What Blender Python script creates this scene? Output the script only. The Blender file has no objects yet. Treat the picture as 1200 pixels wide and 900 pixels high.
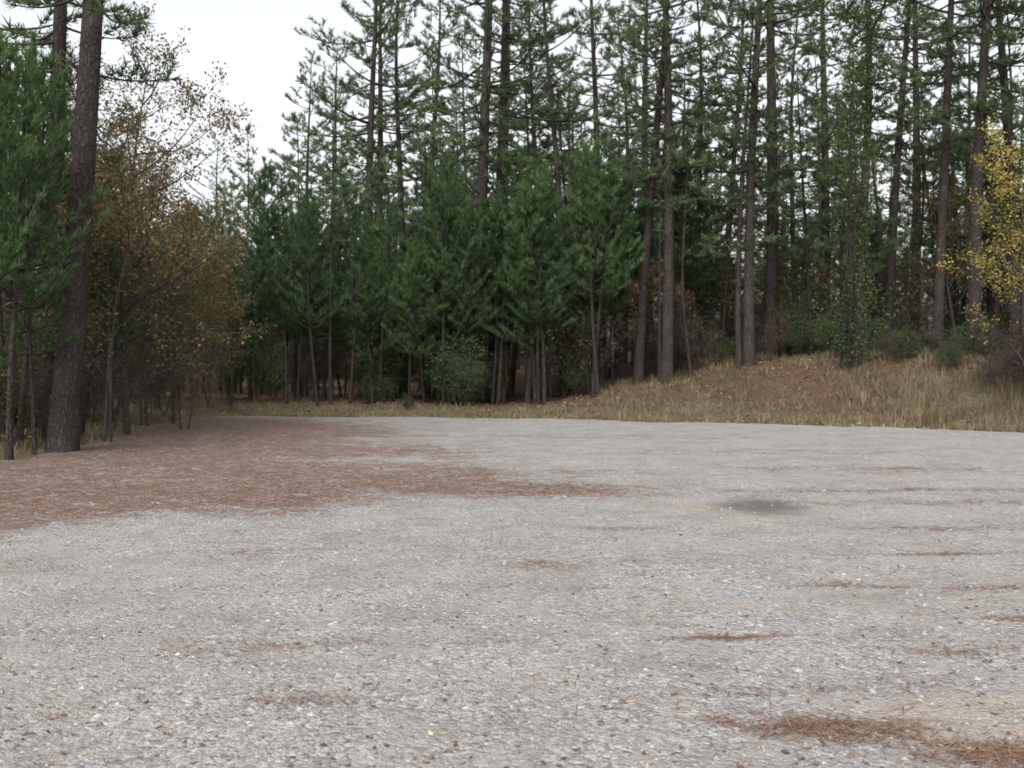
import bpy, math, numpy as np
from mathutils import Vector
rs = np.random.RandomState(7)
scene = bpy.context.scene

# ------------------------------------------------------------------ helpers
def norm(a):
    return a / (np.linalg.norm(a, axis=-1, keepdims=True) + 1e-9)

class B:
    def __init__(s):
        s.V=[];s.F=[];s.M=[];s.S=[];s.A=[];s.n=0
    def add(s,V,F,m,smooth,var):
        V=np.asarray(V,float);F=np.asarray(F,int)
        s.V.append(V);s.F.append(F+s.n);s.n+=len(V)
        s.M.append(np.full(len(F),m));s.S.append(np.full(len(F),smooth))
        s.A.append(np.broadcast_to(np.asarray(var,float),(len(V),)).copy())
    def tube(s,P,R,k=6,m=0,var=0.5):
        P=np.asarray(P,float);R=np.asarray(R,float);n=len(P)
        T=norm(np.gradient(P,axis=0))
        d=P[-1]-P[0]; d=d/(np.linalg.norm(d)+1e-9)
        ref=np.array([1.,0,0]) if abs(d[2])>0.75 else np.array([0,0,1.])
        U=norm(np.cross(T,ref));W=np.cross(T,U)
        a=np.arange(k)*2*math.pi/k
        V=P[:,None,:]+R[:,None,None]*(np.cos(a)[None,:,None]*U[:,None,:]+np.sin(a)[None,:,None]*W[:,None,:])
        V=V.reshape(-1,3)
        i=np.arange(n-1)[:,None]*k;j=np.arange(k)[None,:];j2=(j+1)%k
        q=np.stack([i+j,i+j2,i+k+j2,i+k+j],-1).reshape(-1,4)
        F=np.concatenate([q[:,[0,1,2]],q[:,[0,2,3]]])
        s.add(V,F,m,True,var)
    def needles(s,P,D,n,L,w,rng,m=1,spread=0.75,up=0.15,back=0.12):
        P=np.asarray(P,float);D=norm(np.asarray(D,float));k=len(P)
        if k==0:return
        tv=rng.rand(k)
        P=np.repeat(P,n,0);D=np.repeat(D,n,0);tv=np.repeat(tv,n)
        r=norm(rng.randn(k*n,3))
        d=norm(D*0.75+r*spread+np.array([0,0,up]))
        b=P-D*(rng.rand(k*n,1)*back)
        l=L*(0.7+0.5*rng.rand(k*n,1))
        side=norm(np.cross(d,norm(rng.randn(k*n,3))))*w*0.5
        tip=b+d*l; tip[:,2]-=0.02*l[:,0]
        V=np.stack([b-side,b+side,tip],1).reshape(-1,3)
        F=np.arange(k*n*3).reshape(-1,3)
        s.add(V,F,m,False,np.repeat(np.clip(tv+0.15*rng.randn(k*n),0,1),3))
    def leaves(s,P,size,rng,m=1,flat=0.0,aspect=0.6,var=None):
        P=np.asarray(P,float);k=len(P)
        if k==0:return
        a=norm(rng.randn(k,3)*np.array([1,1,1-flat]))
        b=norm(np.cross(a,norm(rng.randn(k,3)*np.array([1-flat,1-flat,1])+np.array([0,0,flat*2]))))
        l=size*(0.6+0.8*rng.rand(k,1))
        nn=np.cross(a,b)
        V=np.stack([P-a*l*.5,P+b*l*.5*aspect+nn*l*.1,P+a*l*.5,P-b*l*.5*aspect+nn*l*.1],1).reshape(-1,3)
        i=np.arange(k)[:,None]*4
        F=np.concatenate([i+np.array([[0,1,2]]),i+np.array([[0,2,3]])])
        v=rng.rand(k) if var is None else var
        s.add(V,F,m,False,np.repeat(v,4))
    def mesh(s,name,mats):
        V=np.concatenate(s.V);F=np.concatenate(s.F);M=np.concatenate(s.M);S=np.concatenate(s.S);A=np.concatenate(s.A)
        me=bpy.data.meshes.new(name)
        me.vertices.add(len(V));me.loops.add(len(F)*3);me.polygons.add(len(F))
        me.vertices.foreach_set('co',V.astype(np.float32).ravel())
        me.loops.foreach_set('vertex_index',F.astype(np.int32).ravel())
        me.polygons.foreach_set('loop_start',np.arange(0,len(F)*3,3,dtype=np.int32))
        me.polygons.foreach_set('material_index',M.astype(np.int32))
        me.polygons.foreach_set('use_smooth',S.astype(bool))
        at=me.attributes.new('var','FLOAT','POINT');at.data.foreach_set('value',A.astype(np.float32))
        for m in mats: me.materials.append(m)
        me.update(calc_edges=True);me.validate()
        return me

def obj(name,me,loc=(0,0,0),rot=(0,0,0),sc=1,parent=None):
    o=bpy.data.objects.new(name,me);scene.collection.objects.link(o)
    o.location=loc;o.rotation_euler=rot
    o.scale=(sc,sc,sc) if not hasattr(sc,'__len__') else sc
    if parent:o.parent=parent
    return o
def empty(name):
    e=bpy.data.objects.new(name,None);scene.collection.objects.link(e);return e
def sst(a,b,x):
    t=np.clip((x-a)/(b-a),0,1);return t*t*(3-2*t)

# ------------------------------------------------------------------ materials
class NT:
    def __init__(s,name):
        s.m=bpy.data.materials.new(name);s.m.use_nodes=True;s.t=s.m.node_tree;s.t.nodes.clear()
        s.out=s.n('ShaderNodeOutputMaterial')
    def n(s,typ,**k):
        nd=s.t.nodes.new(typ)
        for a,b in k.items():setattr(nd,a,b)
        return nd
    def l(s,a,b):s.t.links.new(a,b)
    def setv(s,sock,v):
        if isinstance(v,bpy.types.NodeSocket):s.l(v,sock)
        else:sock.default_value=v
    def math(s,op,a,b=0.5,c=None,clamp=False):
        nd=s.n('ShaderNodeMath',operation=op,use_clamp=clamp)
        s.setv(nd.inputs[0],a);s.setv(nd.inputs[1],b)
        if c is not None:s.setv(nd.inputs[2],c)
        return nd.outputs[0]
    def mix(s,f,a,b,blend='MIX'):
        nd=s.n('ShaderNodeMix',data_type='RGBA',blend_type=blend)
        s.setv(nd.inputs[0],f)
        for i,v in ((6,a),(7,b)):
            if isinstance(v,(tuple,list)) and len(v)==3:v=(*v,1)
            s.setv(nd.inputs[i],v)
        return nd.outputs[2]
    def noise(s,vec,scale,detail=3,rough=0.55,dist=0):
        nd=s.n('ShaderNodeTexNoise');s.l(vec,nd.inputs['Vector'])
        nd.inputs['Scale'].default_value=scale;nd.inputs['Detail'].default_value=detail
        nd.inputs['Roughness'].default_value=rough;nd.inputs['Distortion'].default_value=dist
        return nd.outputs[0]
    def vor(s,vec,scale,feat='F1'):
        nd=s.n('ShaderNodeTexVoronoi',feature=feat);s.l(vec,nd.inputs['Vector']);nd.inputs['Scale'].default_value=scale
        return nd
    def ramp(s,f,stops):
        nd=s.n('ShaderNodeValToRGB');s.l(f,nd.inputs[0]);e=nd.color_ramp.elements
        while len(e)<len(stops):e.new(0.5)
        for i,(p,c) in enumerate(stops):
            e[i].position=p;e[i].color=(*c,1) if len(c)==3 else c
        return nd.outputs[0]
    def mr(s,v,a,b,c=0,d=1):
        nd=s.n('ShaderNodeMapRange');s.setv(nd.inputs[0],v)
        for i,x in enumerate((a,b,c,d)):nd.inputs[i+1].default_value=x
        nd.interpolation_type='SMOOTHSTEP';return nd.outputs[0]
    def pos(s,scale=None):
        g=s.n('ShaderNodeNewGeometry').outputs['Position']
        return g
    def objc(s):return s.n('ShaderNodeTexCoord').outputs['Object']
    def mapv(s,v,sc):
        nd=s.n('ShaderNodeMapping');s.l(v,nd.inputs[0]);nd.inputs['Scale'].default_value=sc;return nd.outputs[0]
    def attr(s,name):
        nd=s.n('ShaderNodeAttribute',attribute_name=name);return nd
    def bump(s,h,st,dist):
        nd=s.n('ShaderNodeBump');s.l(h,nd.inputs['Height']);nd.inputs['Strength'].default_value=st;nd.inputs['Distance'].default_value=dist
        return nd.outputs[0]
    def prin(s,col,rough=0.8,normal=None,spec=0.3):
        p=s.n('ShaderNodeBsdfPrincipled');s.setv(p.inputs['Base Color'],col if not isinstance(col,tuple) else (*col,1))
        s.setv(p.inputs['Roughness'],rough);p.inputs['Specular IOR Level'].default_value=spec
        if normal is not None:s.l(normal,p.inputs['Normal'])
        return p.outputs[0]
    def fin(s,sh):s.l(sh,s.out.inputs[0]);return s.m

def foliage(name,stops,trans=0.3,huevar=0.14,rough=0.6):
    t=NT(name)
    v=t.attr('var').outputs['Fac']
    oi=t.n('ShaderNodeObjectInfo').outputs['Random']
    nz=t.noise(t.pos(),0.55,1)
    f=t.math('ADD',t.math('MULTIPLY',v,0.5),t.math('ADD',t.math('MULTIPLY',oi,huevar),t.math('MULTIPLY_ADD',nz,0.9,-0.25)),clamp=True)
    c=t.ramp(f,stops)
    p=t.n('ShaderNodeBsdfDiffuse');t.l(c,p.inputs[0])
    tr=t.n('ShaderNodeBsdfTranslucent');t.l(c,tr.inputs[0])
    mx=t.n('ShaderNodeMixShader');mx.inputs[0].default_value=trans
    t.l(p.outputs[0],mx.inputs[1]);t.l(tr.outputs[0],mx.inputs[2])
    return t.fin(mx.outputs[0])

m_needle=foliage('pine_needles',[(0.0,(0.052,0.08,0.042)),(0.5,(0.105,0.15,0.075)),(1.0,(0.19,0.235,0.12))],trans=.35)
m_needle_y=foliage('young_pine_needles',[(0.0,(0.045,0.078,0.036)),(0.5,(0.082,0.142,0.06)),(1.0,(0.15,0.22,0.085))],trans=.35)
m_leaf_au=foliage('autumn_leaves',[(0.0,(0.09,0.09,0.045)),(0.5,(0.17,0.145,0.07)),(0.8,(0.27,0.18,0.095)),(1.0,(0.34,0.22,0.11))])
m_leaf_ye=foliage('yellow_leaves',[(0.0,(0.13,0.14,0.04)),(0.5,(0.34,0.27,0.07)),(1.0,(0.5,0.39,0.11))])
m_leaf_gr=foliage('shrub_leaves',[(0.0,(0.04,0.065,0.03)),(0.6,(0.08,0.115,0.045)),(1.0,(0.15,0.17,0.07))])
m_leaf_br=foliage('dry_leaves',[(0.0,(0.1,0.08,0.055)),(0.6,(0.18,0.135,0.09)),(1.0,(0.26,0.19,0.12))])
m_grass=foliage('dry_grass_blades',[(0.0,(0.10,0.085,0.05)),(0.4,(0.22,0.175,0.11)),(1.0,(0.38,0.31,0.2))],trans=0.25,huevar=0)
m_ggrass=foliage('green_grass_blades',[(0.0,(0.045,0.07,0.03)),(0.5,(0.09,0.12,0.045)),(1.0,(0.18,0.19,0.08))],trans=0.25,huevar=0)

def bark(name,c1,c2,c3,scale=1):
    t=NT(name);o=t.objc()
    nz=t.n('ShaderNodeTexNoise');t.l(o,nz.inputs['Vector']);nz.inputs['Scale'].default_value=7;nz.inputs['Detail'].default_value=3
    wv=t.n('ShaderNodeVectorMath',operation='MULTIPLY_ADD');t.l(nz.outputs['Color'],wv.inputs[0]);wv.inputs[1].default_value=(.12,.12,.25);t.l(o,wv.inputs[2])
    v=t.vor(t.mapv(wv.outputs[0],(13*scale,13*scale,4.2*scale)),1,'DISTANCE_TO_EDGE').outputs['Distance']
    n1=t.noise(o,1.5,3);n2=t.noise(t.mapv(o,(18,18,6)),1.8,4,0.7)
    c=t.mix(t.mr(v,0.0,0.3,.25,1),c1,c2)
    c=t.mix(t.mr(n1,0.4,0.65),c,t.mix(0.5,c,c3))
    c=t.mix(t.mr(n2,0.35,0.7,0,0.8),c,c1)
    oi=t.n('ShaderNodeObjectInfo').outputs['Random']
    c=t.mix(t.math('MULTIPLY',oi,0.5),c,c1)
    h=t.math('ADD',t.mr(v,0,0.25),t.math('MULTIPLY',n2,0.9))
    return t.fin(t.prin(c,0.9,t.bump(h,0.8,0.025),0.1))
m_bark=bark('pine_bark',(0.028,0.023,0.021),(0.085,0.068,0.06),(0.11,0.1,0.095))
m_bark2=bark('hardwood_bark',(0.05,0.045,0.04),(0.12,0.105,0.095),(0.15,0.14,0.13),2)
m_twig=bark('dry_twigs',(0.08,0.06,0.055),(0.17,0.13,0.12),(0.15,0.13,0.12),3)

# ------------------------------------------------------------------ terrain
def E(x):   # far edge of gravel
    return np.interp(x,[-30,-14,-11,-5,0,5,8,12,16,20,30],[31,32,32,31,30,28.2,26.6,24,20.5,17,12])
def hgt(x,y):
    x=np.asarray(x,float);y=np.asarray(y,float)
    d=y-E(x)
    bank=1.5*sst(0.3,8.5,d)*sst(1.5,11.5,x+0.35*np.maximum(0,y-32))*(1+0.12*np.sin(x*0.9+1+0.3*y)+0.07*np.sin(x*1.9+y*0.5)+0.04*np.sin(x*3.7-y*1.9))
    bank=bank+0.25*sst(10,15,x)*sst(1,6,d)
    bank=bank*(1-0.2*sst(12,25,d))
    rough=(0.05*np.sin(x*2.7+1.5*np.sin(y*1.3))*np.sin(y*2.3+1.3*np.sin(x*1.1))+0.035*np.sin(x*5.9+2*np.sin(y*2.7))*np.sin(y*4.7+x))*sst(0.6,2.5,d)*(1-sst(20,40,d))
    und=0.10*np.sin(x*0.33+1.2)*np.sin(y*0.27+0.5)*sst(0,5,np.maximum(d,-9-x))
    rise=3.5*sst(45,150,y)+0.25*sst(0.5,6,d)*(x<60)
    left=0.35*sst(0.5,7,-8.9-x)
    return bank+und+rise+left+rough

def grid(xs,ys,zf):
    X,Y=np.meshgrid(xs,ys);Z=zf(X,Y)
    V=np.stack([X,Y,Z],-1).reshape(-1,3)
    nx,ny=len(xs),len(ys)
    i=(np.arange(ny-1)[:,None]*nx+np.arange(nx-1)[None,:]).ravel()
    F=np.concatenate([np.stack([i,i+1,i+nx+1],-1),np.stack([i,i+nx+1,i+nx],-1)])
    return V,F
def coords(a,b,lo,hi,fine,g):
    c=list(np.arange(lo,hi+1e-6,fine))
    s=fine;x=c[-1]
    while x<b:
        s*=g;x+=s;c.append(x)
    s=fine;x=c[0]
    while x>a:
        s*=g;x-=s;c.insert(0,x)
    return np.array(c)
xs=coords(-500,500,-22,24,0.2,1.18);ys=coords(-300,600,5,50,0.2,1.15)
V,F=grid(xs,ys,hgt)
b=B();b.add(V,F,0,True,0.5)
t=NT('forest_floor');P=t.pos()
n1=t.noise(P,0.35,4);n2=t.noise(P,1.6,5,0.65);n3=t.noise(P,30,4,0.7);n4=t.noise(P,6,5,0.75)
litter=t.ramp(n3,[(0.3,(0.045,0.027,0.019)),(0.5,(0.12,0.07,0.046)),(0.72,(0.22,0.135,0.086))])
litter=t.mix(t.mr(n2,0.44,0.60,0,0.7),litter,(0.12,0.098,0.063))
litter=t.mix(t.mr(n4,0.5,0.66,0,0.6),litter,(0.05,0.036,0.026))
litter=t.mix(t.mr(n1,0.5,0.7,0,0.5),litter,(0.06,0.055,0.035))
grassy=t.ramp(n3,[(0.3,(0.08,0.07,0.045)),(0.55,(0.17,0.14,0.09)),(0.75,(0.25,0.21,0.14))])
green=t.ramp(n3,[(0.3,(0.035,0.05,0.02)),(0.7,(0.1,0.115,0.05))])
grassy=t.mix(t.mr(n2,0.5,0.62,0,0.7),grassy,green)
gm=t.attr('grassm').outputs['Fac']
f=t.mr(t.math('ADD',gm,t.math('MULTIPLY_ADD',n2,0.9,-0.45)),0.35,0.65)
col=t.mix(f,litter,grassy)
m_floor=t.fin(t.prin(col,0.95,t.bump(t.math('ADD',n3,t.math('MULTIPLY',n4,1.5)),0.9,0.08),0.1))
me=b.mesh('ground',[m_floor])

def lot_sd(x,y):   # >0 inside the gravel lot
    xl=np.interp(y,[0,16,20,30,34],[-9.2,-8.4,-8.6,-10.6,-11.5])
    wig=0.3*np.sin(x*1.3+0.6*np.sin(y*0.8))+0.22*np.sin(y*1.7+1)+0.12*np.sin(x*4.3+y*3.1)+0.08*np.sin(x*9.3-y*2)
    a=E(x)-y;bb=x-xl;c=21-x;e=y+14
    st=np.stack(np.broadcast_arrays(a,bb,c,e));k=0.8
    return -np.log(np.sum(np.exp(-np.clip(st,-20,20)*k),0))/k+wig
def grassmask(x,y):
    d=-lot_sd(x,y)
    g=sst(-0.3,0.3,d)*(1-sst(3.0,5.5,d))
    up=sst(4.5,8,x)*(1-sst(10,12.5,x))*sst(1.2,3.0,d)
    g=g*(1-0.6*up)
    g=np.maximum(g,sst(10,12.5,x)*(1-sst(4,7,d))*sst(-0.3,0.3,d))
    return g
gmv=grassmask(V[:,0],V[:,1])
at=me.attributes.new('grassm','FLOAT','POINT');at.data.foreach_set('value',gmv.astype(np.float32))
obj('ground',me)

# ---- gravel lot
def polysd(x,y,poly):
    d=np.full(x.shape,1e9);ins=np.zeros(x.shape,bool);n=len(poly)
    for i in range(n):
        ax,ay=poly[i];bx,by=poly[(i+1)%n]
        ex,ey=bx-ax,by-ay;tt=np.clip(((x-ax)*ex+(y-ay)*ey)/(ex*ex+ey*ey),0,1)
        d=np.minimum(d,np.hypot(x-ax-tt*ex,y-ay-tt*ey))
        c=((ay>y)!=(by>y))&(x<(bx-ax)*(y-ay)/((by-ay) if by!=ay else 1e-9)+ax)
        ins^=c
    return np.where(ins,d,-d)
polyA=[(-12,7.8),(-6,8.6),(-4.7,9.3),(-3.7,10.6),(-2.9,10.7),(-2.3,10.4),(-1.9,10.9),(-1.6,12),(-0.6,11.8),(0.3,11.6),(1.3,11.8),(1.9,12.6),(1.2,13.2),(0.1,13.6),(0.2,15),(0,17.5),(-0.8,20),(-2.0,23.5),(-3.2,26.5),(-5.5,29.5),(-9,31.5),(-14,33),(-13,20)]
def ell(x,y,cx,cy,rx,ry,ang=0):
    c,s=math.cos(ang),math.sin(ang);u=(x-cx)*c+(y-cy)*s;v=-(x-cx)*s+(y-cy)*c
    return np.exp(-((u/rx)**2+(v/ry)**2))
def strawm(x,y):
    sd=polysd(x,y,polyA)
    a=0.5+sd/(1.3+0.16*np.maximum(y-11,0))
    a=np.clip(a,0,1)
    a*=1-0.33*sst(-6.0,-0.3,x)*sst(12.5,17,y)-0.08
    a-=0.32*ell(x,y,-1.9,16.5,1.6,.8)+0.3*ell(x,y,-2.6,21,1.3,1.3)+.2*ell(x,y,-4.6,13.6,1.2,.5)
    for (cx,cy,rx,ry,ang,s) in [(4.6,12.4,3.2,0.28,0.02,.62),(1.35,4.25,0.6,0.15,-0.1,.88),(2.0,3.97,0.4,0.18,-.3,.9),(1.25,5.65,0.4,0.07,0.03,.7),
        (2.45,7.0,0.6,0.12,-.1,.6),(3.4,6.9,0.5,0.1,0,.58),(1.3,4.7,0.7,.07,0.1,.4),(0.2,7.8,1.0,.3,0,.42),(-1.2,5.5,.6,.15,0.2,.42),(4.2,9.5,1.2,.2,0,.52),
        (-1.0,4.6,.3,.1,0,.42),(2.6,5.4,.5,.12,.1,.52),(1.2,14.5,1.5,.6,0,.46),(5.8,15,3,.6,0,.5),(-2,8.3,1.0,.15,0.1,.4),(4.5,18,4,.7,0,.42),(2,22,5,1.2,0,.4),(3.6,8.2,.8,.12,.1,.55),(0.9,9.5,.8,.15,0,.42),(3.2,6.1,.5,.1,0,.5),(4.8,11.3,1.5,.3,0,.45)]:
        a=np.maximum(a,s*ell(x,y,cx,cy,rx,ry,ang))
    return np.clip(a,0,1)
gx=coords(-13,22,-9,9,0.05,1.04)
gy=coords(-15,34,3,12,0.045,1.015)
def micro(x,y):
    return (0.006*np.sin(x*2.1+np.sin(y*1.3)*1.5)*np.sin(y*1.7+x*.4)+0.004*np.sin(x*5.3+y*2)+0.003*np.sin(y*7.1-x*3)
            -0.03*ell(x,y,2.85,11.0,.8,.9)-0.02*ell(x,y,1.5,4.1,.9,.35))
def gz(x,y):
    s=lot_sd(x,y)
    return hgt(x,y)+0.035*sst(-0.15,0.35,s)-0.03*(1-sst(-0.3,0.0,s))+micro(x,y)*sst(0.2,1,s)
V,F=grid(gx,gy,gz)
s=lot_sd(V[:,0],V[:,1]);keep=(s[F]>-0.35).any(1);F=F[keep]
used=np.unique(F);mp=-np.ones(len(V),int);mp[used]=np.arange(len(used));V=V[used];F=mp[F]
b=B();b.add(V,F,0,True,0.5)
t=NT('gravel_surface');P=t.pos()
msk=t.attr('masks');sep=t.n('ShaderNodeSeparateColor');t.l(msk.outputs['Color'],sep.inputs[0])
straw_a,stain_a,dirt_a=sep.outputs[0],sep.outputs[1],sep.outputs[2]
wob=t.n('ShaderNodeVectorMath',operation='MULTIPLY_ADD')
nzc=t.n('ShaderNodeTexNoise');t.l(P,nzc.inputs['Vector']);nzc.inputs['Scale'].default_value=9
t.l(nzc.outputs['Color'],wob.inputs[0]);wob.inputs[1].default_value=(.05,.05,.05);t.l(P,wob.inputs[2])
v1=t.vor(wob.outputs[0],34);v2=t.vor(wob.outputs[0],75);v3=t.vor(wob.outputs[0],11)
sc1=t.n('ShaderNodeSeparateColor');t.l(v1.outputs['Color'],sc1.inputs[0])
sc2=t.n('ShaderNodeSeparateColor');t.l(v2.outputs['Color'],sc2.inputs[0])
sc3=t.n('ShaderNodeSeparateColor');t.l(v3.outputs['Color'],sc3.inputs[0])
n_big=t.noise(P,0.5,4,0.6);n_mid=t.noise(P,3.2,5,0.65);n_fine=t.noise(P,60,4,0.7);n_f2=t.noise(P,18,4,0.7)
g1=t.ramp(sc1.outputs[0],[(0,(0.11,0.107,0.107)),(0.3,(0.215,0.21,0.208)),(0.75,(0.325,0.317,0.31)),(1,(0.50,0.485,0.47))])
g2=t.ramp(sc2.outputs[1],[(0,(0.12,0.117,0.117)),(0.4,(0.26,0.252,0.248)),(1,(0.43,0.417,0.403))])
g=t.mix(t.mr(n_f2,0.4,0.6),g1,g2)
dust=t.ramp(n_fine,[(0.3,(0.24,0.226,0.208)),(0.7,(0.365,0.346,0.322))])
fdust=t.mr(t.math('ADD',n_mid,t.math('MULTIPLY',n_big,0.6)),0.68,0.98,0.05,0.8)
g=t.mix(fdust,g,dust)
fd=t.mr(t.math('ADD',dirt_a,t.math('MULTIPLY_ADD',n_mid,0.8,-0.4)),0.3,0.65,0,0.75)
dirtc=t.ramp(n_fine,[(0.3,(0.27,0.23,0.185)),(0.7,(0.38,0.335,0.28))])
g=t.mix(fd,g,dirtc)
g=t.mix(t.mr(t.noise(P,22,3,0.7),0.56,0.70,0,0.6),g,(0.17,0.125,0.095))
g=t.mix(t.mr(t.noise(P,1.1,5,0.75),0.42,0.66,0,0.45),g,(0.165,0.147,0.133))
g=t.mix(t.mr(t.noise(t.mapv(P,(.6,1.6,1)),1.4,5,0.8),0.54,0.70,0,0.45),g,(0.155,0.118,0.093))
g=t.mix(t.mr(t.math('ADD',stain_a,t.math('MULTIPLY_ADD',n_mid,0.9,-0.45)),0.15,1.0,0,0.8),g,(0.07,0.066,0.063))
ns=t.noise(P,45,4,0.8,1.5)
strawc=t.ramp(ns,[(0.28,(0.05,0.028,0.019)),(0.5,(0.135,0.076,0.051)),(0.72,(0.26,0.155,0.106))])
strawc=t.mix(t.mr(n_mid,0.4,0.7,0,0.5),strawc,(0.19,0.13,0.097))
strawc=t.mix(t.mr(t.noise(P,5.5,5,.8),0.5,0.66,0,0.5),strawc,(0.075,0.046,0.034))
comb=t.math('ADD',straw_a,t.math('ADD',t.math('MULTIPLY_ADD',n_mid,1.6,-0.8),t.math('MULTIPLY_ADD',n_f2,1.6,-0.8)))
comb=t.math('ADD',comb,t.math('MULTIPLY_ADD',n_fine,1.0,-0.5))
comb=t.math('ADD',comb,t.math('MULTIPLY_ADD',t.noise(t.mapv(P,(0.9,2.6,1)),0.9,4,.65),1.2,-0.6))
fs=t.mr(comb,0.30,0.76,0,0.92)
fleck=t.math('SUBTRACT',1.0,t.math('MULTIPLY',t.math('MAXIMUM',t.mr(sc1.outputs[2],0.80,0.84),t.mr(sc3.outputs[1],0.90,0.92)),0.75))
fs=t.math('MULTIPLY',fs,fleck)
g=t.mix(fs,g,strawc)
h=t.math('ADD',t.math('MULTIPLY',v1.outputs['Distance'],-1.0),t.math('ADD',t.math('MULTIPLY',v2.outputs['Distance'],-0.6),n_fine))
m_gravel=t.fin(t.prin(g,0.9,t.bump(h,0.8,0.02),0.2))
me=b.mesh('gravel_lot',[m_gravel])
x,y=V[:,0],V[:,1]
st=strawm(x,y)
stain=np.maximum(ell(x,y,2.85,11.1,.6,.75),.6*ell(x,y,2.0,3.95,.4,.12))
dirt=np.maximum.reduce([ell(x,y,2.35,4.3,.8,.5),.6*ell(x,y,2.6,10.8,1.8,1.3),.45*ell(x,y,3.6,7,1.6,1.5),.5*ell(x,y,1.6,6.4,1.2,.5),.35*ell(x,y,-2.2,7.5,1.5,.8)])
col=np.stack([st,stain,dirt,np.ones_like(st)],-1).astype(np.float32)
at=me.attributes.new('masks','FLOAT_COLOR','POINT');at.data.foreach_set('color',col.ravel())
obj('gravel_lot',me)

# ---- loose stones
def scatter_pts(n,y0,y1,pw,wid=0.62):
    u=rs.rand(n);y=(y0**(1-pw)+u*(y1**(1-pw)-y0**(1-pw)))**(1/(1-pw))
    x=(rs.rand(n)*2-1)*(y*wid+1.2);return x,y
def stones():
    n=80000;x,y=scatter_pts(n,2.6,26,2.3)
    k=(lot_sd(x,y)>0.1)
    k&=rs.rand(n)<1-0.65*np.clip(strawm(x,y),0,1)
    dn=np.sin(x*2.3+np.sin(y*1.9)*2)*np.sin(y*2.9+np.sin(x*1.1)*2)
    k&=rs.rand(n)<0.6+0.4*dn
    x,y=x[k],y[k];n=len(x)
    r=0.0042*np.exp(0.55*rs.randn(n))*(1+0.06*y);r=np.clip(r,0.0028,0.026)
    base=np.array([[1,0,0],[0.3,.95,0],[-.8,.6,0],[-.8,-.6,0],[.3,-.95,0],[0.1,0.1,.8],[0,0,-.6]],float)
    F0=np.array([[0,1,5],[1,2,5],[2,3,5],[3,4,5],[4,0,5]])
    a=rs.rand(n)*6.283;c,s_=np.cos(a),np.sin(a)
    bv=base[None]*(1+0.3*rs.randn(n,7,1)*0.6)
    bv=bv*np.stack([np.ones(n),0.55+.45*rs.rand(n),0.35+.5*rs.rand(n)],-1)[:,None,:]
    X=bv[...,0]*c[:,None]-bv[...,1]*s_[:,None];Y=bv[...,0]*s_[:,None]+bv[...,1]*c[:,None]
    Vv=np.stack([X,Y,bv[...,2]],-1)*r[:,None,None]+np.stack([x,y,gz(x,y)],-1)[:,None,:]
    Ff=(np.arange(n)[:,None,None]*7+F0[None]).reshape(-1,3)
    bb=B();bb.add(Vv.reshape(-1,3),Ff,0,False,np.repeat(rs.rand(n),7))
    t=NT('gravel_stone');vv=t.attr('var').outputs['Fac']
    c=t.ramp(vv,[(0,(0.09,0.088,0.088)),(0.25,(0.20,0.196,0.194)),(0.6,(0.295,0.289,0.283)),(0.85,(0.38,0.366,0.348)),(0.93,(0.21,0.155,0.115)),(1,(0.47,0.455,0.44))])
    c=t.mix(t.math('MULTIPLY',t.noise(t.pos(),120,3),0.35),c,(0.18,0.17,0.162))
    obj('loose_gravel',bb.mesh('loose_gravel',[t.fin(t.prin(c,0.85,spec=0.25))]))
stones()
def litter():
    bb=B();n=3000;x,y=scatter_pts(n,2.6,24,1.8)
    k=lot_sd(x,y)>0;x,y=x[k],y[k]
    P=np.stack([x,y,gz(x,y)+0.008],-1)
    bb.leaves(P,0.034,rs,0,flat=0.9,aspect=0.5,var=rs.rand(len(x))**1.5)
    x=-14+32*rs.rand(14000);y=20+20*rs.rand(14000);k=lot_sd(x,y)<0;x,y=x[k],y[k]
    bb.leaves(np.stack([x,y,hgt(x,y)+0.02],-1),0.1,rs,0,flat=0.6,aspect=0.5,var=rs.rand(len(x))**1.5*.95)
    t=NT('fallen_leaf');vv=t.attr('var').outputs['Fac']
    c=t.ramp(vv,[(0,(0.09,0.052,0.036)),(0.4,(0.18,0.11,0.068)),(0.75,(0.29,0.2,0.12)),(1,(0.44,0.35,0.21))])
    obj('fallen_leaves',bb.mesh('fallen_leaves',[t.fin(t.prin(c,0.7))]))
    bb=B();n=260000;x,y=scatter_pts(n,2.6,32,1.35,0.6)
    m=strawm(x,y)
    cl=0.5+0.5*np.sin(x*3.1+2*np.sin(y*2.3))*np.sin(y*3.7+2*np.sin(x*1.7))
    k=(lot_sd(x,y)>-0.5)&(rs.rand(n)<m**1.5*(0.2+.8*cl)+0.03*cl**2);x,y=x[k],y[k];n=len(x)
    a=rs.rand(n)*6.283;L=(0.04+0.08*rs.rand(n))*(0.8+.02*y);w=0.0011+0.0003*y
    dx,dy=np.cos(a),np.sin(a);z=gz(x,y)+0.004
    z1=z+0.004+0.016*rs.rand(n)
    A=np.stack([x-dx*L-dy*w,y-dy*L+dx*w,z+0.003],-1);Bq=np.stack([x-dx*L+dy*w,y-dy*L-dx*w,z+0.003],-1)
    C=np.stack([x+dx*L,y+dy*L,z1],-1)
    bb.add(np.stack([A,Bq,C],1).reshape(-1,3),np.arange(3*n).reshape(-1,3),0,False,np.repeat(rs.rand(n),3))
    t=NT('pine_straw_needle');vv=t.attr('var').outputs['Fac']
    c=t.ramp(vv,[(0,(0.075,0.042,0.03)),(0.5,(0.165,0.095,0.065)),(1,(0.31,0.2,0.135))])
    obj('pine_straw',bb.mesh('pine_straw',[t.fin(t.prin(c,0.8))]))
litter()

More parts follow.
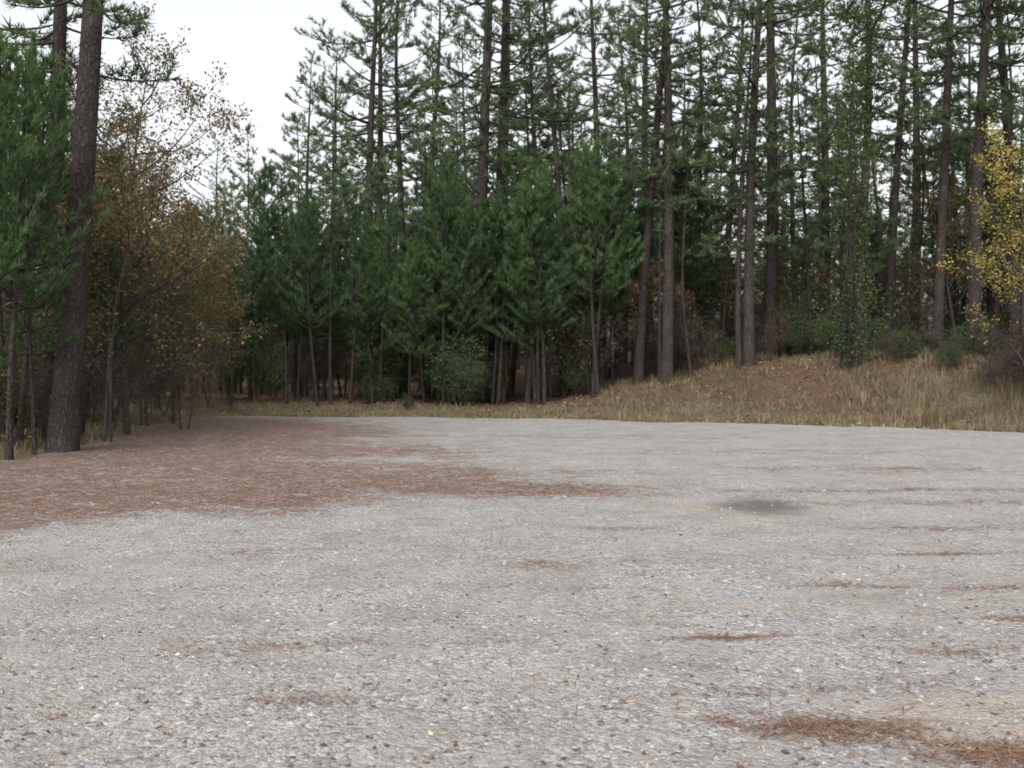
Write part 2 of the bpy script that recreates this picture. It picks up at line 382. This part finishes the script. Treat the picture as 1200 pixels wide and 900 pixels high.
# ------------------------------------------------------------------ trees
def pine(seed,H,cb,rad,Lmax,young=False,dens=1.0,nn=10,nw=0.04,nl=0.26,wander=0.3,lean=(0,0),stubs=14,name='pine',sides=8):
    g=np.random.RandomState(seed);b=B()
    nz=26;z=np.linspace(-0.5,H,nz)
    ph=g.rand(4)*6.28
    def path(zz):
        q=np.clip(zz/H,0,1)
        px=wander*(np.sin(q*3.2+ph[0])-math.sin(ph[0]))+0.3*wander*np.sin(q*9+ph[1])*q+lean[0]*zz
        py=wander*(np.sin(q*2.7+ph[2])-math.sin(ph[2]))+lean[1]*zz
        return np.stack([px,py,zz],-1)
    def rr(zz):
        q=np.clip(zz/H,0,1);return rad*(1-q)**0.8+0.012+rad*0.35*np.exp(-np.maximum(zz,0)/0.35)
    b.tube(path(z),rr(z),sides,0)
    TP=[];TD=[]
    zz=cb;az=g.rand()*6.28
    while zz<H-0.15:
        tt=(zz-cb)/(H-cb)
        nb=(3 if g.rand()<.5 else 4) if young else g.choice([1,1,2,3])
        bias=0.55+0.9*g.rand()
        for _ in range(nb):
            az+=2.4+g.randn()*0.5
            if young:
                L=Lmax*(1-tt)**0.7*(0.5+.75*g.rand())+0.15;el=math.radians(16+38*tt+g.randn()*11)
            else:
                prof=(0.55+0.45*min(1,tt*3.5))*(1-tt)**0.55
                L=Lmax*prof*(0.45+.6*g.rand())*bias+0.25;el=math.radians(-6+45*tt**1.3+g.randn()*13)
            s=np.linspace(0,1,7)
            d=np.array([math.cos(az),math.sin(az),0])
            zc=np.sin(el)*s*L + (0.10 if not young else 0.22)*L*s**2.2-0.06*L*np.sin(s*3.14)
            side=np.array([-d[1],d[0],0])*g.randn()*0.12*L
            BP=path(np.array([zz]))[0]+d[None]*(np.cos(el)*s*L)[:,None]+side[None]*(s**2)[:,None];BP[:,2]=zz+zc
            br=min(rr(zz)*0.5,0.012+0.012*L)
            b.tube(BP,br*(1-0.8*s),4 if L>1 else 3,0)
            TP.append(BP[-1]);TD.append(BP[-1]-BP[-2])
            ntw=int(L*(3.3 if not young else 4.6)*dens)+1
            s0=0.4 if not young else 0.15
            for i in range(ntw):
                q=s0+(1-s0)*(i+g.rand())/ntw
                p=np.array([np.interp(q,s,BP[:,c]) for c in range(3)])
                dr=norm(BP[min(6,int(q*6)+1)]-BP[int(min(q,0.99)*6)])
                sd=np.cross(dr,[0,0,1])*(1 if g.rand()<.5 else -1)
                tl=(0.22+0.33*(1-q)*L*0.6+0.25*g.rand())*(0.85 if young else 1)
                td=norm(dr*0.7+sd*(0.5+.5*g.rand())+np.array([0,0,0.1+0.45*g.rand()]))
                e=p+td*tl
                b.tube(np.stack([p,e]),[0.009,0.004],3,0)
                for f in ((1.0,0.55) if tl<.55 else (1.0,.7,.4)):
                    TP.append(p+td*tl*f);TD.append(td)
        zz+=(0.30 if young else 0.34)*(0.6+.9*g.rand())*(1.2-0.4*tt)
    b.needles(TP,TD,nn,nl,nw,g,1,spread=0.7 if not young else .6,up=0.18 if not young else 0.35)
    for i in range(stubs):
        z0=cb*(0.2+0.8*g.rand());a=g.rand()*6.28;L=0.3+1.3*g.rand()*(z0/cb)
        s=np.linspace(0,1,4);d=np.array([math.cos(a),math.sin(a),0])
        Q=path(np.array([z0]))[0]+d[None]*(s*L)[:,None];Q[:,2]=z0+L*(0.15*s-0.25*s*s*g.rand())
        b.tube(Q,(0.006+.012*L)*(1-.75*s)*(1 if not young else .6),3,0)
    return b.mesh(name,[m_bark,m_needle_y if young else m_needle])

def hardwood(seed,H,rad,leafmat,nleaf=7000,leafsize=0.075,spread=1.0,stems=1,lowest=0.2,name='tree',barkm=None,droop=0):
    g=np.random.RandomState(seed);b=B();tips=[]
    def grow(p,d,L,r,dep):
        n=5;pts=[p];q=p.copy();dd=d.copy()
        for i in range(n):
            dd=norm(dd+g.randn(3)*(0.13 if dep else 0.07)+np.array([0,0,0.05-droop*0.1*dep]));q=q+dd*L/n;pts.append(q.copy())
        pts=np.array(pts);b.tube(pts,np.linspace(r,r*(0.12 if dep==0 else 0.4),n+1),8 if dep==0 else (4 if dep<2 else 3),0)
        if dep>=2:
            for i in range(1,n+1):tips.append((pts[i],L))
        if dep<3:
            k={0:13,1:6,2:4}[dep]
            for i in range(k):
                f=lowest+(1-lowest)*(i+g.rand())/k if dep==0 else 0.25+0.75*(i+g.rand())/k
                f=min(f,1);pp=np.array([np.interp(f*n,np.arange(n+1),pts[:,c]) for c in range(3)])
                a=g.rand()*6.28;hz=np.array([math.cos(a),math.sin(a),0])
                nd=norm(dd*(0.45)+hz*spread*(0.9)+np.array([0,0,0.2-droop*.3]))
                grow(pp,nd,L*(0.42 if dep==0 else 0.5)*(1.15-0.55*f)*(0.8+.4*g.rand()),max(0.004,r*(0.42)*(1-.5*f)),dep+1)
    for s_ in range(stems):
        o=np.array([g.randn()*.12,g.randn()*.12,-0.3]) if stems>1 else np.array([0,0,-.3])
        d=norm(np.array([g.randn()*.06,g.randn()*.06,1])) if stems==1 else norm(np.array([g.randn()*.4,g.randn()*.4,1]))
        grow(o,d,H*(0.7+.3*g.rand()) if stems>1 else H,rad*(1 if stems==1 else .6),0)
    TP=np.array([q[0] for q in tips]);idx=g.randint(0,len(TP),nleaf)
    wt=np.sin(TP[:,0]*2.1+seed)+np.sin(TP[:,1]*2.4)+np.sin(TP[:,2]*1.7)
    keep=wt[idx]+g.randn(nleaf)*0.8>-0.6
    P=TP[idx[keep]]+g.randn(keep.sum(),3)*0.10
    b.leaves(P,leafsize,g,1)
    return b.mesh(name,[barkm or m_bark2,leafmat])

tall=[pine(10+i,H,cb,r,L,name='pine_tree_mesh',dens=dn) for i,(H,cb,r,L,dn) in enumerate([
    (22,6.8,0.23,3.4,.85),(24,8.5,0.25,3.6,.85),(19,5.6,0.18,2.9,.95),(21,7.6,0.20,3.0,.85),(17,4.8,0.15,2.6,.95),(25,7.5,0.28,3.9,.8)])]
mid=[pine(30+i,H,cb,r,L,name='pine_tree_mesh',dens=1.) for i,(H,cb,r,L) in enumerate([(13,3.6,0.10,2.0),(11,3.2,0.085,1.8),(14.5,5.2,0.11,2.1)])]
young=[pine(50+i,H,cb,r,L,young=True,name='young_pine_mesh',stubs=12,nn=15,nw=0.025,nl=0.22,wander=.22,sides=6) for i,(H,cb,r,L) in enumerate([
    (7.6,2.8,0.055,1.5),(6.6,2.3,0.05,1.4),(8.4,3.5,0.06,1.55),(5.4,1.6,0.045,1.2),(7.0,3.0,0.05,1.6)])]
slim=[pine(70+i,H,cb,r,L,name='slim_pine_mesh',stubs=22,dens=.9,wander=.3,sides=6) for i,(H,cb,r,L) in enumerate([(10,5.0,0.055,1.2),(12,6.5,0.07,1.3)])]
au=[hardwood(90,9.5,0.09,m_leaf_au,11000,0.085,name='autumn_tree_mesh'),hardwood(91,7,0.06,m_leaf_au,7500,0.08,name='autumn_tree_mesh',stems=2)]
ye=hardwood(95,8,0.07,m_leaf_ye,4600,0.08,name='yellow_tree_mesh',lowest=.2)
sh=[hardwood(100,2.6,0.03,m_leaf_gr,3000,0.07,stems=4,name='shrub_mesh'),hardwood(101,3.2,0.03,m_leaf_br,900,0.06,stems=4,name='shrub_mesh',barkm=m_twig),
    hardwood(102,1.5,0.02,m_leaf_gr,2000,0.06,stems=5,name='shrub_mesh')]
brush=hardwood(103,1.7,0.02,m_leaf_br,400,0.05,stems=7,name='brush_mesh',barkm=m_twig,spread=1.3)

f=1150.0
def put(name,me,px,d,sc=1,rz=None,dz=0,lean=0,parent=None):
    x=(px-600)/f*d;z=float(hgt(x,d))
    o=obj(name,me,(x,d,z+dz),(0,lean,rs.rand()*6.28 if rz is None else rz),sc,parent)
    o.rotation_mode='ZYX';return o
placed=[]
def putk(name,me,px,d,sc=1,lean=0,rz=None,vary=True):
    placed.append(((px-600)/f*d,d))
    k=0.8+.4*rs.rand() if vary else 1
    return put(name,me,px,d,(sc*k,sc*k,sc),rz=rz,lean=lean+(math.radians(rs.randn()*0.9) if vary else 0))

bigl=pine(5,21,8.6,0.25,3.8,lean=(0,0),name='pine_tree_mesh',wander=.10,nn=18,nw=.02,nl=.24,sides=14,stubs=22)
putk('pine_tree',bigl,72,18.2,1.0,math.radians(4.8),rz=0,vary=False)
putk('pine_tree',tall[3],62,21,1.0,math.radians(0.9),rz=1,vary=False)
putk('pine_tree',tall[2],12,24,1.0,0.0)
for px,d,k,sc,ln in [(425,43,0,1,0.3),(450,47,1,.9,-.3),(473,44,3,.95,.8),(497,52,0,1,0),(662,39,2,1,0.3),
    (748,37,3,.95,0.2),(812,41,4,1,.5),(705,46,0,1,0),(350,48,2,.85,0),(640,50,3,1,0),
    (878,34.5,2,1.0,0),(902,39,1,1,.8),(935,44,4,1,0),(1040,38,3,1,0.5),(1098,35,0,1.0,0),(1142,33,1,.85,.4),(1190,37,3,1,0),(1225,32,3,1,0),
    (965,46,5,.9,0),(1070,46,1,1,0),(845,47,3,1,0),(1160,44,4,1,0),(730,52,4,1.1,0)]:
    putk('pine_tree',tall[k],px,d,sc,math.radians(ln))
for px,d,k,sc,ln in [(553,38,5,1.0,0.6),(577,39.5,1,1.0,0.2),(781,36,0,1.0,1.0)]:
    putk('pine_tree',tall[k],px,d,sc,math.radians(ln),vary=False)
for px,d,k,sc,ln in [(598,42,2,1,0),(530,44,1,1,0),(725,40,1,1.0,0),(866,34.5,0,.95,0),(1015,36,1,1,1),(1160,38,2,1,0),(950,37,1,1,0),(670,42,0,1,0),
    (835,40,1,.9,0),(1070,39,1,.9,0),(990,42,0,.9,0),(775,46,1,1,0),(910,47,1,1,0),(1120,43,0,1,0)]:
    putk('pine_tree',mid[k],px,d,sc,math.radians(ln))
vt=B()
g=np.random.RandomState(3)
vine_tree=pine(77,19,7.5,0.17,2.5,name='vine_pine_mesh',dens=.9)
o=putk('pine_tree',vine_tree,1003,31.5,1,0,rz=0,vary=False)
n=9500;zz=g.rand(n)**0.9*12.0;rad=0.16+np.abs(g.randn(n))*0.40*(0.8+.5*np.sin(zz*1.3)+0.5*sst(5,10,zz));a=g.rand(n)*6.28
vt.leaves(np.stack([rad*np.cos(a),rad*np.sin(a),zz],-1),0.09,g,1)
for i in range(11):
    s=np.linspace(0,1,30);a0=g.rand()*6.28;zz=-.1+s*(6+6*g.rand());r_=0.2+0.3*g.rand()*np.sin(s*3.1)+.4*(1-s)**3*g.rand()
    vt.tube(np.stack([r_*np.cos(a0+s*3*g.randn()*.5),r_*np.sin(a0+s*2),zz],-1),np.linspace(.018,.006,30),4,0)
obj('climbing_vine',vt.mesh('vine_mesh',[m_bark,m_leaf_gr]),o.location)

for i in range(84):
    d=35.5+11*rs.rand()**1.2;px=205+545*rs.rand()
    k=rs.choice([0,1,2,4,3],p=[.25,.25,.2,.2,.1])
    putk('young_pine_tree',young[k],px,d,0.68+.45*rs.rand(),math.radians(rs.randn()*1.5))
for px,d,sc in [(372,35,1.0),(335,35.5,.9),(410,35.6,1.05),(445,36,.85),(300,36,.8),(270,35,.75),(545,36,.95),(525,36.5,.9),(480,36,.8),(620,36.5,.8),(590,37,.9),(690,37,.8)]:
    putk('young_pine_tree',young[rs.randint(0,3)],px,d,sc)
for i in range(30):
    d=38+14*rs.rand();px=770+460*rs.rand()
    putk('young_pine_tree',young[rs.randint(5)],px,d,0.7+.4*rs.rand())
for px,d,k,sc in [(10,16.5,0,.9),(-25,15.5,2,.8),(40,17.8,1,.8),(22,19.5,2,.9),(-60,17,0,.9),(60,21,1,.8),(95,22.5,3,.9),(5,22,2,1),(-90,19,2,1),(50,24,0,.8),(170,31,0,.8),(130,28,2,.9)]:
    putk('young_pine_tree',young[k],px,d,sc)
for px,d,k,sc in [(150,22.5,0,.95),(122,20.5,1,1.0),(130,24,1,1.1),(205,27,1,1.05),(95,26,0,1.0),(185,32,0,1.05),(245,35,1,.8),(165,26,1,1.1),(215,24.5,1,.7)]:
    putk('autumn_tree',au[k],px,d,sc)
for px,d,sc in [(1222,23.5,.8),(1200,27,.75),(1265,25,.9)]:
    putk('yellow_leaf_tree',ye,px,d,sc)
for px,d,k in [(770,38,1),(1120,37,0),(640,45,1),(980,43,1),(1060,40,1),(850,42,1),(925,40,1)]:
    putk('autumn_tree',au[k],px,d,.8)
for i in range(60):
    d=35+20*rs.rand();px=150+1100*rs.rand()
    if px>780 and d<33: continue
    putk('slim_pine_tree',slim[rs.randint(2)],px,d,.8+.35*rs.rand(),math.radians(rs.randn()*2.0))

forest=empty('distant_pine_forest')
cnt=0;pts=list(placed)
def far_ok(x,y,md):
    P=np.array(pts);return (np.hypot(P[:,0]-x,P[:,1]-y)>md).all()
tries=0
while cnt<350 and tries<9000:
    tries+=1
    y=44+75*rs.rand();x=(rs.rand()*2-1)*(0.62*y+6)
    if lot_sd(np.array(x),np.array(y))>-6 or not far_ok(x,y,1.9):continue
    r=x/y
    gap=-0.44<r<-0.19
    if gap and y<75:
        me=mid[rs.randint(3)] if y>48 else young[rs.randint(3)];sc=.8+.25*rs.rand()
    else:
        u=rs.rand()
        me=tall[rs.randint(6)] if u<.33 else (mid[rs.randint(3)] if u<.70 else (young[rs.randint(4)] if u<.9 else slim[rs.randint(2)]));sc=.75+.3*rs.rand()
        if gap:sc*=.75
        elif u>.70 and u<.9: sc*=1.2
    kk=.8+.4*rs.rand()
    obj('distant_pine_tree',me,(x,y,float(hgt(x,y))),(rs.randn()*.02,rs.randn()*.025,rs.rand()*6.28),(sc*kk,sc*kk,sc),forest)
    pts.append((x,y));cnt+=1
for i in range(50):
    s_=-1 if i%2 else 1
    y=-10+48*rs.rand();x=-(15+22*rs.rand()) if s_<0 else 24+22*rs.rand()
    if s_<0 and y<14: x-=4
    obj('side_pine_tree',tall[rs.randint(6)] if rs.rand()<.6 else mid[rs.randint(3)],(x,y,float(hgt(x,y))),(0,0,rs.rand()*6.28),.8+.3*rs.rand(),forest)
under=empty('forest_undergrowth')
for i in range(260):
    y=36+70*rs.rand()**1.3;x=(rs.rand()*2-1)*(0.6*y+4)
    if lot_sd(np.array(x),np.array(y))>-4:continue
    k=rs.choice(3,p=[.4,.4,.2])
    obj('undergrowth_shrub',sh[k],(x,y,float(hgt(x,y))),(0,0,rs.rand()*6.28),.6+.7*rs.rand()*(1+y/60),under)
for i in range(46):
    y=17+18*rs.rand();x=np.interp(y,[15,20,34],[-9.8,-10.2,-12.5])-rs.rand()*5
    obj('undergrowth_shrub',sh[rs.randint(3)],(x,y,float(hgt(x,y))),(0,0,rs.rand()*6.28),.5+.6*rs.rand(),under)
for px,d,sc in [(1185,27,1.1),(1205,26,1.2),(1160,30,.9),(1225,27.5,1.3),(1100,31.5,.8),(1130,32,.8),(1050,31,.7)]:
    put('dry_brush',brush,px,d,sc)
for px,d,k,sc in [(1060,30.5,2,.7),(1110,29,2,.6),(985,33,0,.8),(480,33.5,2,.4),(545,35,0,.9),(540,35.5,0,1.2),(160,27,1,.9),(130,23,1,.8),(185,30,1,1.0),(205,33,1,1),(820,37,1,.9),(900,35,1,.7),(1135,30,2,.9),(850,36,2,.8),(1030,34,0,.7),(780,38,0,.8),(930,36,0,.8)]:
    put('shrub',sh[k],px,d,sc)

# ------------------------------------------------------------------ grass
def grass(name,n,area,mat,Lr,wid,seed,lean=0.45):
    g=np.random.RandomState(seed);x,y,k=area(g,n)
    x,y=x[k],y[k];n=len(x)
    L=(Lr[0]+(Lr[1]-Lr[0])*g.rand(n)**1.5)*(0.6+.5*(0.5+.5*np.sin(x*1.7+np.sin(y*2)*2)*np.sin(y*2.3+x)))
    L=L[:,None]
    a=g.rand(n)*6.28;d=np.stack([np.cos(a),np.sin(a),np.zeros(n)],-1)
    l=(lean*(0.3+g.rand(n)))[:,None]
    P0=np.stack([x,y,hgt(x,y)-0.01],-1);w=np.stack([-d[:,1],d[:,0],0*x],-1)*wid*(0.6+.6*g.rand(n,1))
    P1=P0+d*L*l*.35+np.array([0,0,1])*L*.6;P2=P0+d*L*l*1.1+np.array([0,0,1])*L*(1-.35*l)
    V=np.stack([P0-w,P0+w,P1-w*.7,P1+w*.7,P2],1).reshape(-1,3)
    i=np.arange(n)[:,None]*5
    F=np.concatenate([i+np.array([[0,1,3]]),i+np.array([[0,3,2]]),i+np.array([[2,3,4]])])
    b=B();b.add(V,F,0,False,np.repeat(g.rand(n),5));obj(name,b.mesh(name,[mat]))
def areaA(g,n):
    x=-16+34*g.rand(n);y=13+27*g.rand(n)
    m=grassmask(x,y);cl=0.5+0.5*np.sin(x*2.3+2*np.sin(y*1.1))*np.sin(y*2.1+2*np.sin(x*.9))
    return x,y,g.rand(n)<m*(0.12+.88*cl**1.5)
grass('dry_grass',200000,areaA,m_grass,(0.06,0.36),0.007,1,0.9)
def areaC(g,n):
    x=10+8*g.rand(n);y=19+11*g.rand(n);d=-lot_sd(x,y)
    cl=np.sin(x*2.9+2*np.sin(y*1.4))*np.sin(y*2.6+1.5*np.sin(x*1.2))
    return x,y,(d>.5)&(d<6)&(cl>-.1)
grass('tall_dry_grass',22000,areaC,m_grass,(0.3,0.8),0.007,3,0.9)
def areaD(g,n):
    x=3+14*g.rand(n);y=26+14*g.rand(n);d=-lot_sd(x,y)
    cl=np.sin(x*2.1+2*np.sin(y*1.9))*np.sin(y*1.6+1.5*np.sin(x*1.7))
    return x,y,(d>.5)&(cl+0.35*g.rand(n)>.32)
grass('bank_grass',44000,areaD,m_grass,(0.12,0.5),0.008,4,1.0)
def areaB(g,n):
    x=-14+32*g.rand(n);y=14+24*g.rand(n);d=-lot_sd(x,y)
    cl=np.sin(x*1.3+2*np.sin(y*.7))*np.sin(y*1.6+2*np.sin(x*.6))
    return x,y,(d>-0.1)&(d<4)&(cl+0.5*g.rand(n)>.45)&((x<-7)|(x>9)|(cl>.5))
grass('green_grass',60000,areaB,m_ggrass,(0.08,0.32),0.008,2,.7)

# ------------------------------------------------------------------ sky & sun
w=bpy.data.worlds.new("World");scene.world=w;w.use_nodes=True;nt=w.node_tree
bg=nt.nodes['Background'];sky=nt.nodes.new('ShaderNodeTexSky');sky.sky_type='NISHITA';sky.sun_disc=False
SE,SR=math.radians(50),math.radians(200)
sky.sun_elevation=SE;sky.sun_rotation=SR;sky.air_density=1.0;sky.dust_density=5.0;sky.ozone_density=1
hs=nt.nodes.new('ShaderNodeHueSaturation');hs.inputs['Saturation'].default_value=0.15;hs.inputs['Value'].default_value=2.2
nt.links.new(sky.outputs[0],hs.inputs['Color']);nt.links.new(hs.outputs[0],bg.inputs[0]);bg.inputs[1].default_value=0.15
sl=bpy.data.lights.new('sun','SUN');sl.energy=0.5;sl.angle=math.radians(30);sl.color=(1,.97,.93)
so=obj('sun',sl)
dirv=Vector((math.sin(SR)*math.cos(SE),math.cos(SR)*math.cos(SE),math.sin(SE)))
so.rotation_euler=dirv.to_track_quat('Z','Y').to_euler();so.location=(0,0,40)
# ------------------------------------------------------------------ camera
cam=bpy.data.cameras.new('camera');co=obj('camera',cam,(0,0,1.6),(math.radians(90-1.0),0,0))
cam.lens=34.5;cam.sensor_width=36;cam.clip_end=2000;scene.camera=co
cam.dof.use_dof=True;cam.dof.focus_distance=7.0;cam.dof.aperture_fstop=3.0
scene.view_settings.view_transform='Standard';scene.view_settings.look='None';scene.view_settings.exposure=0
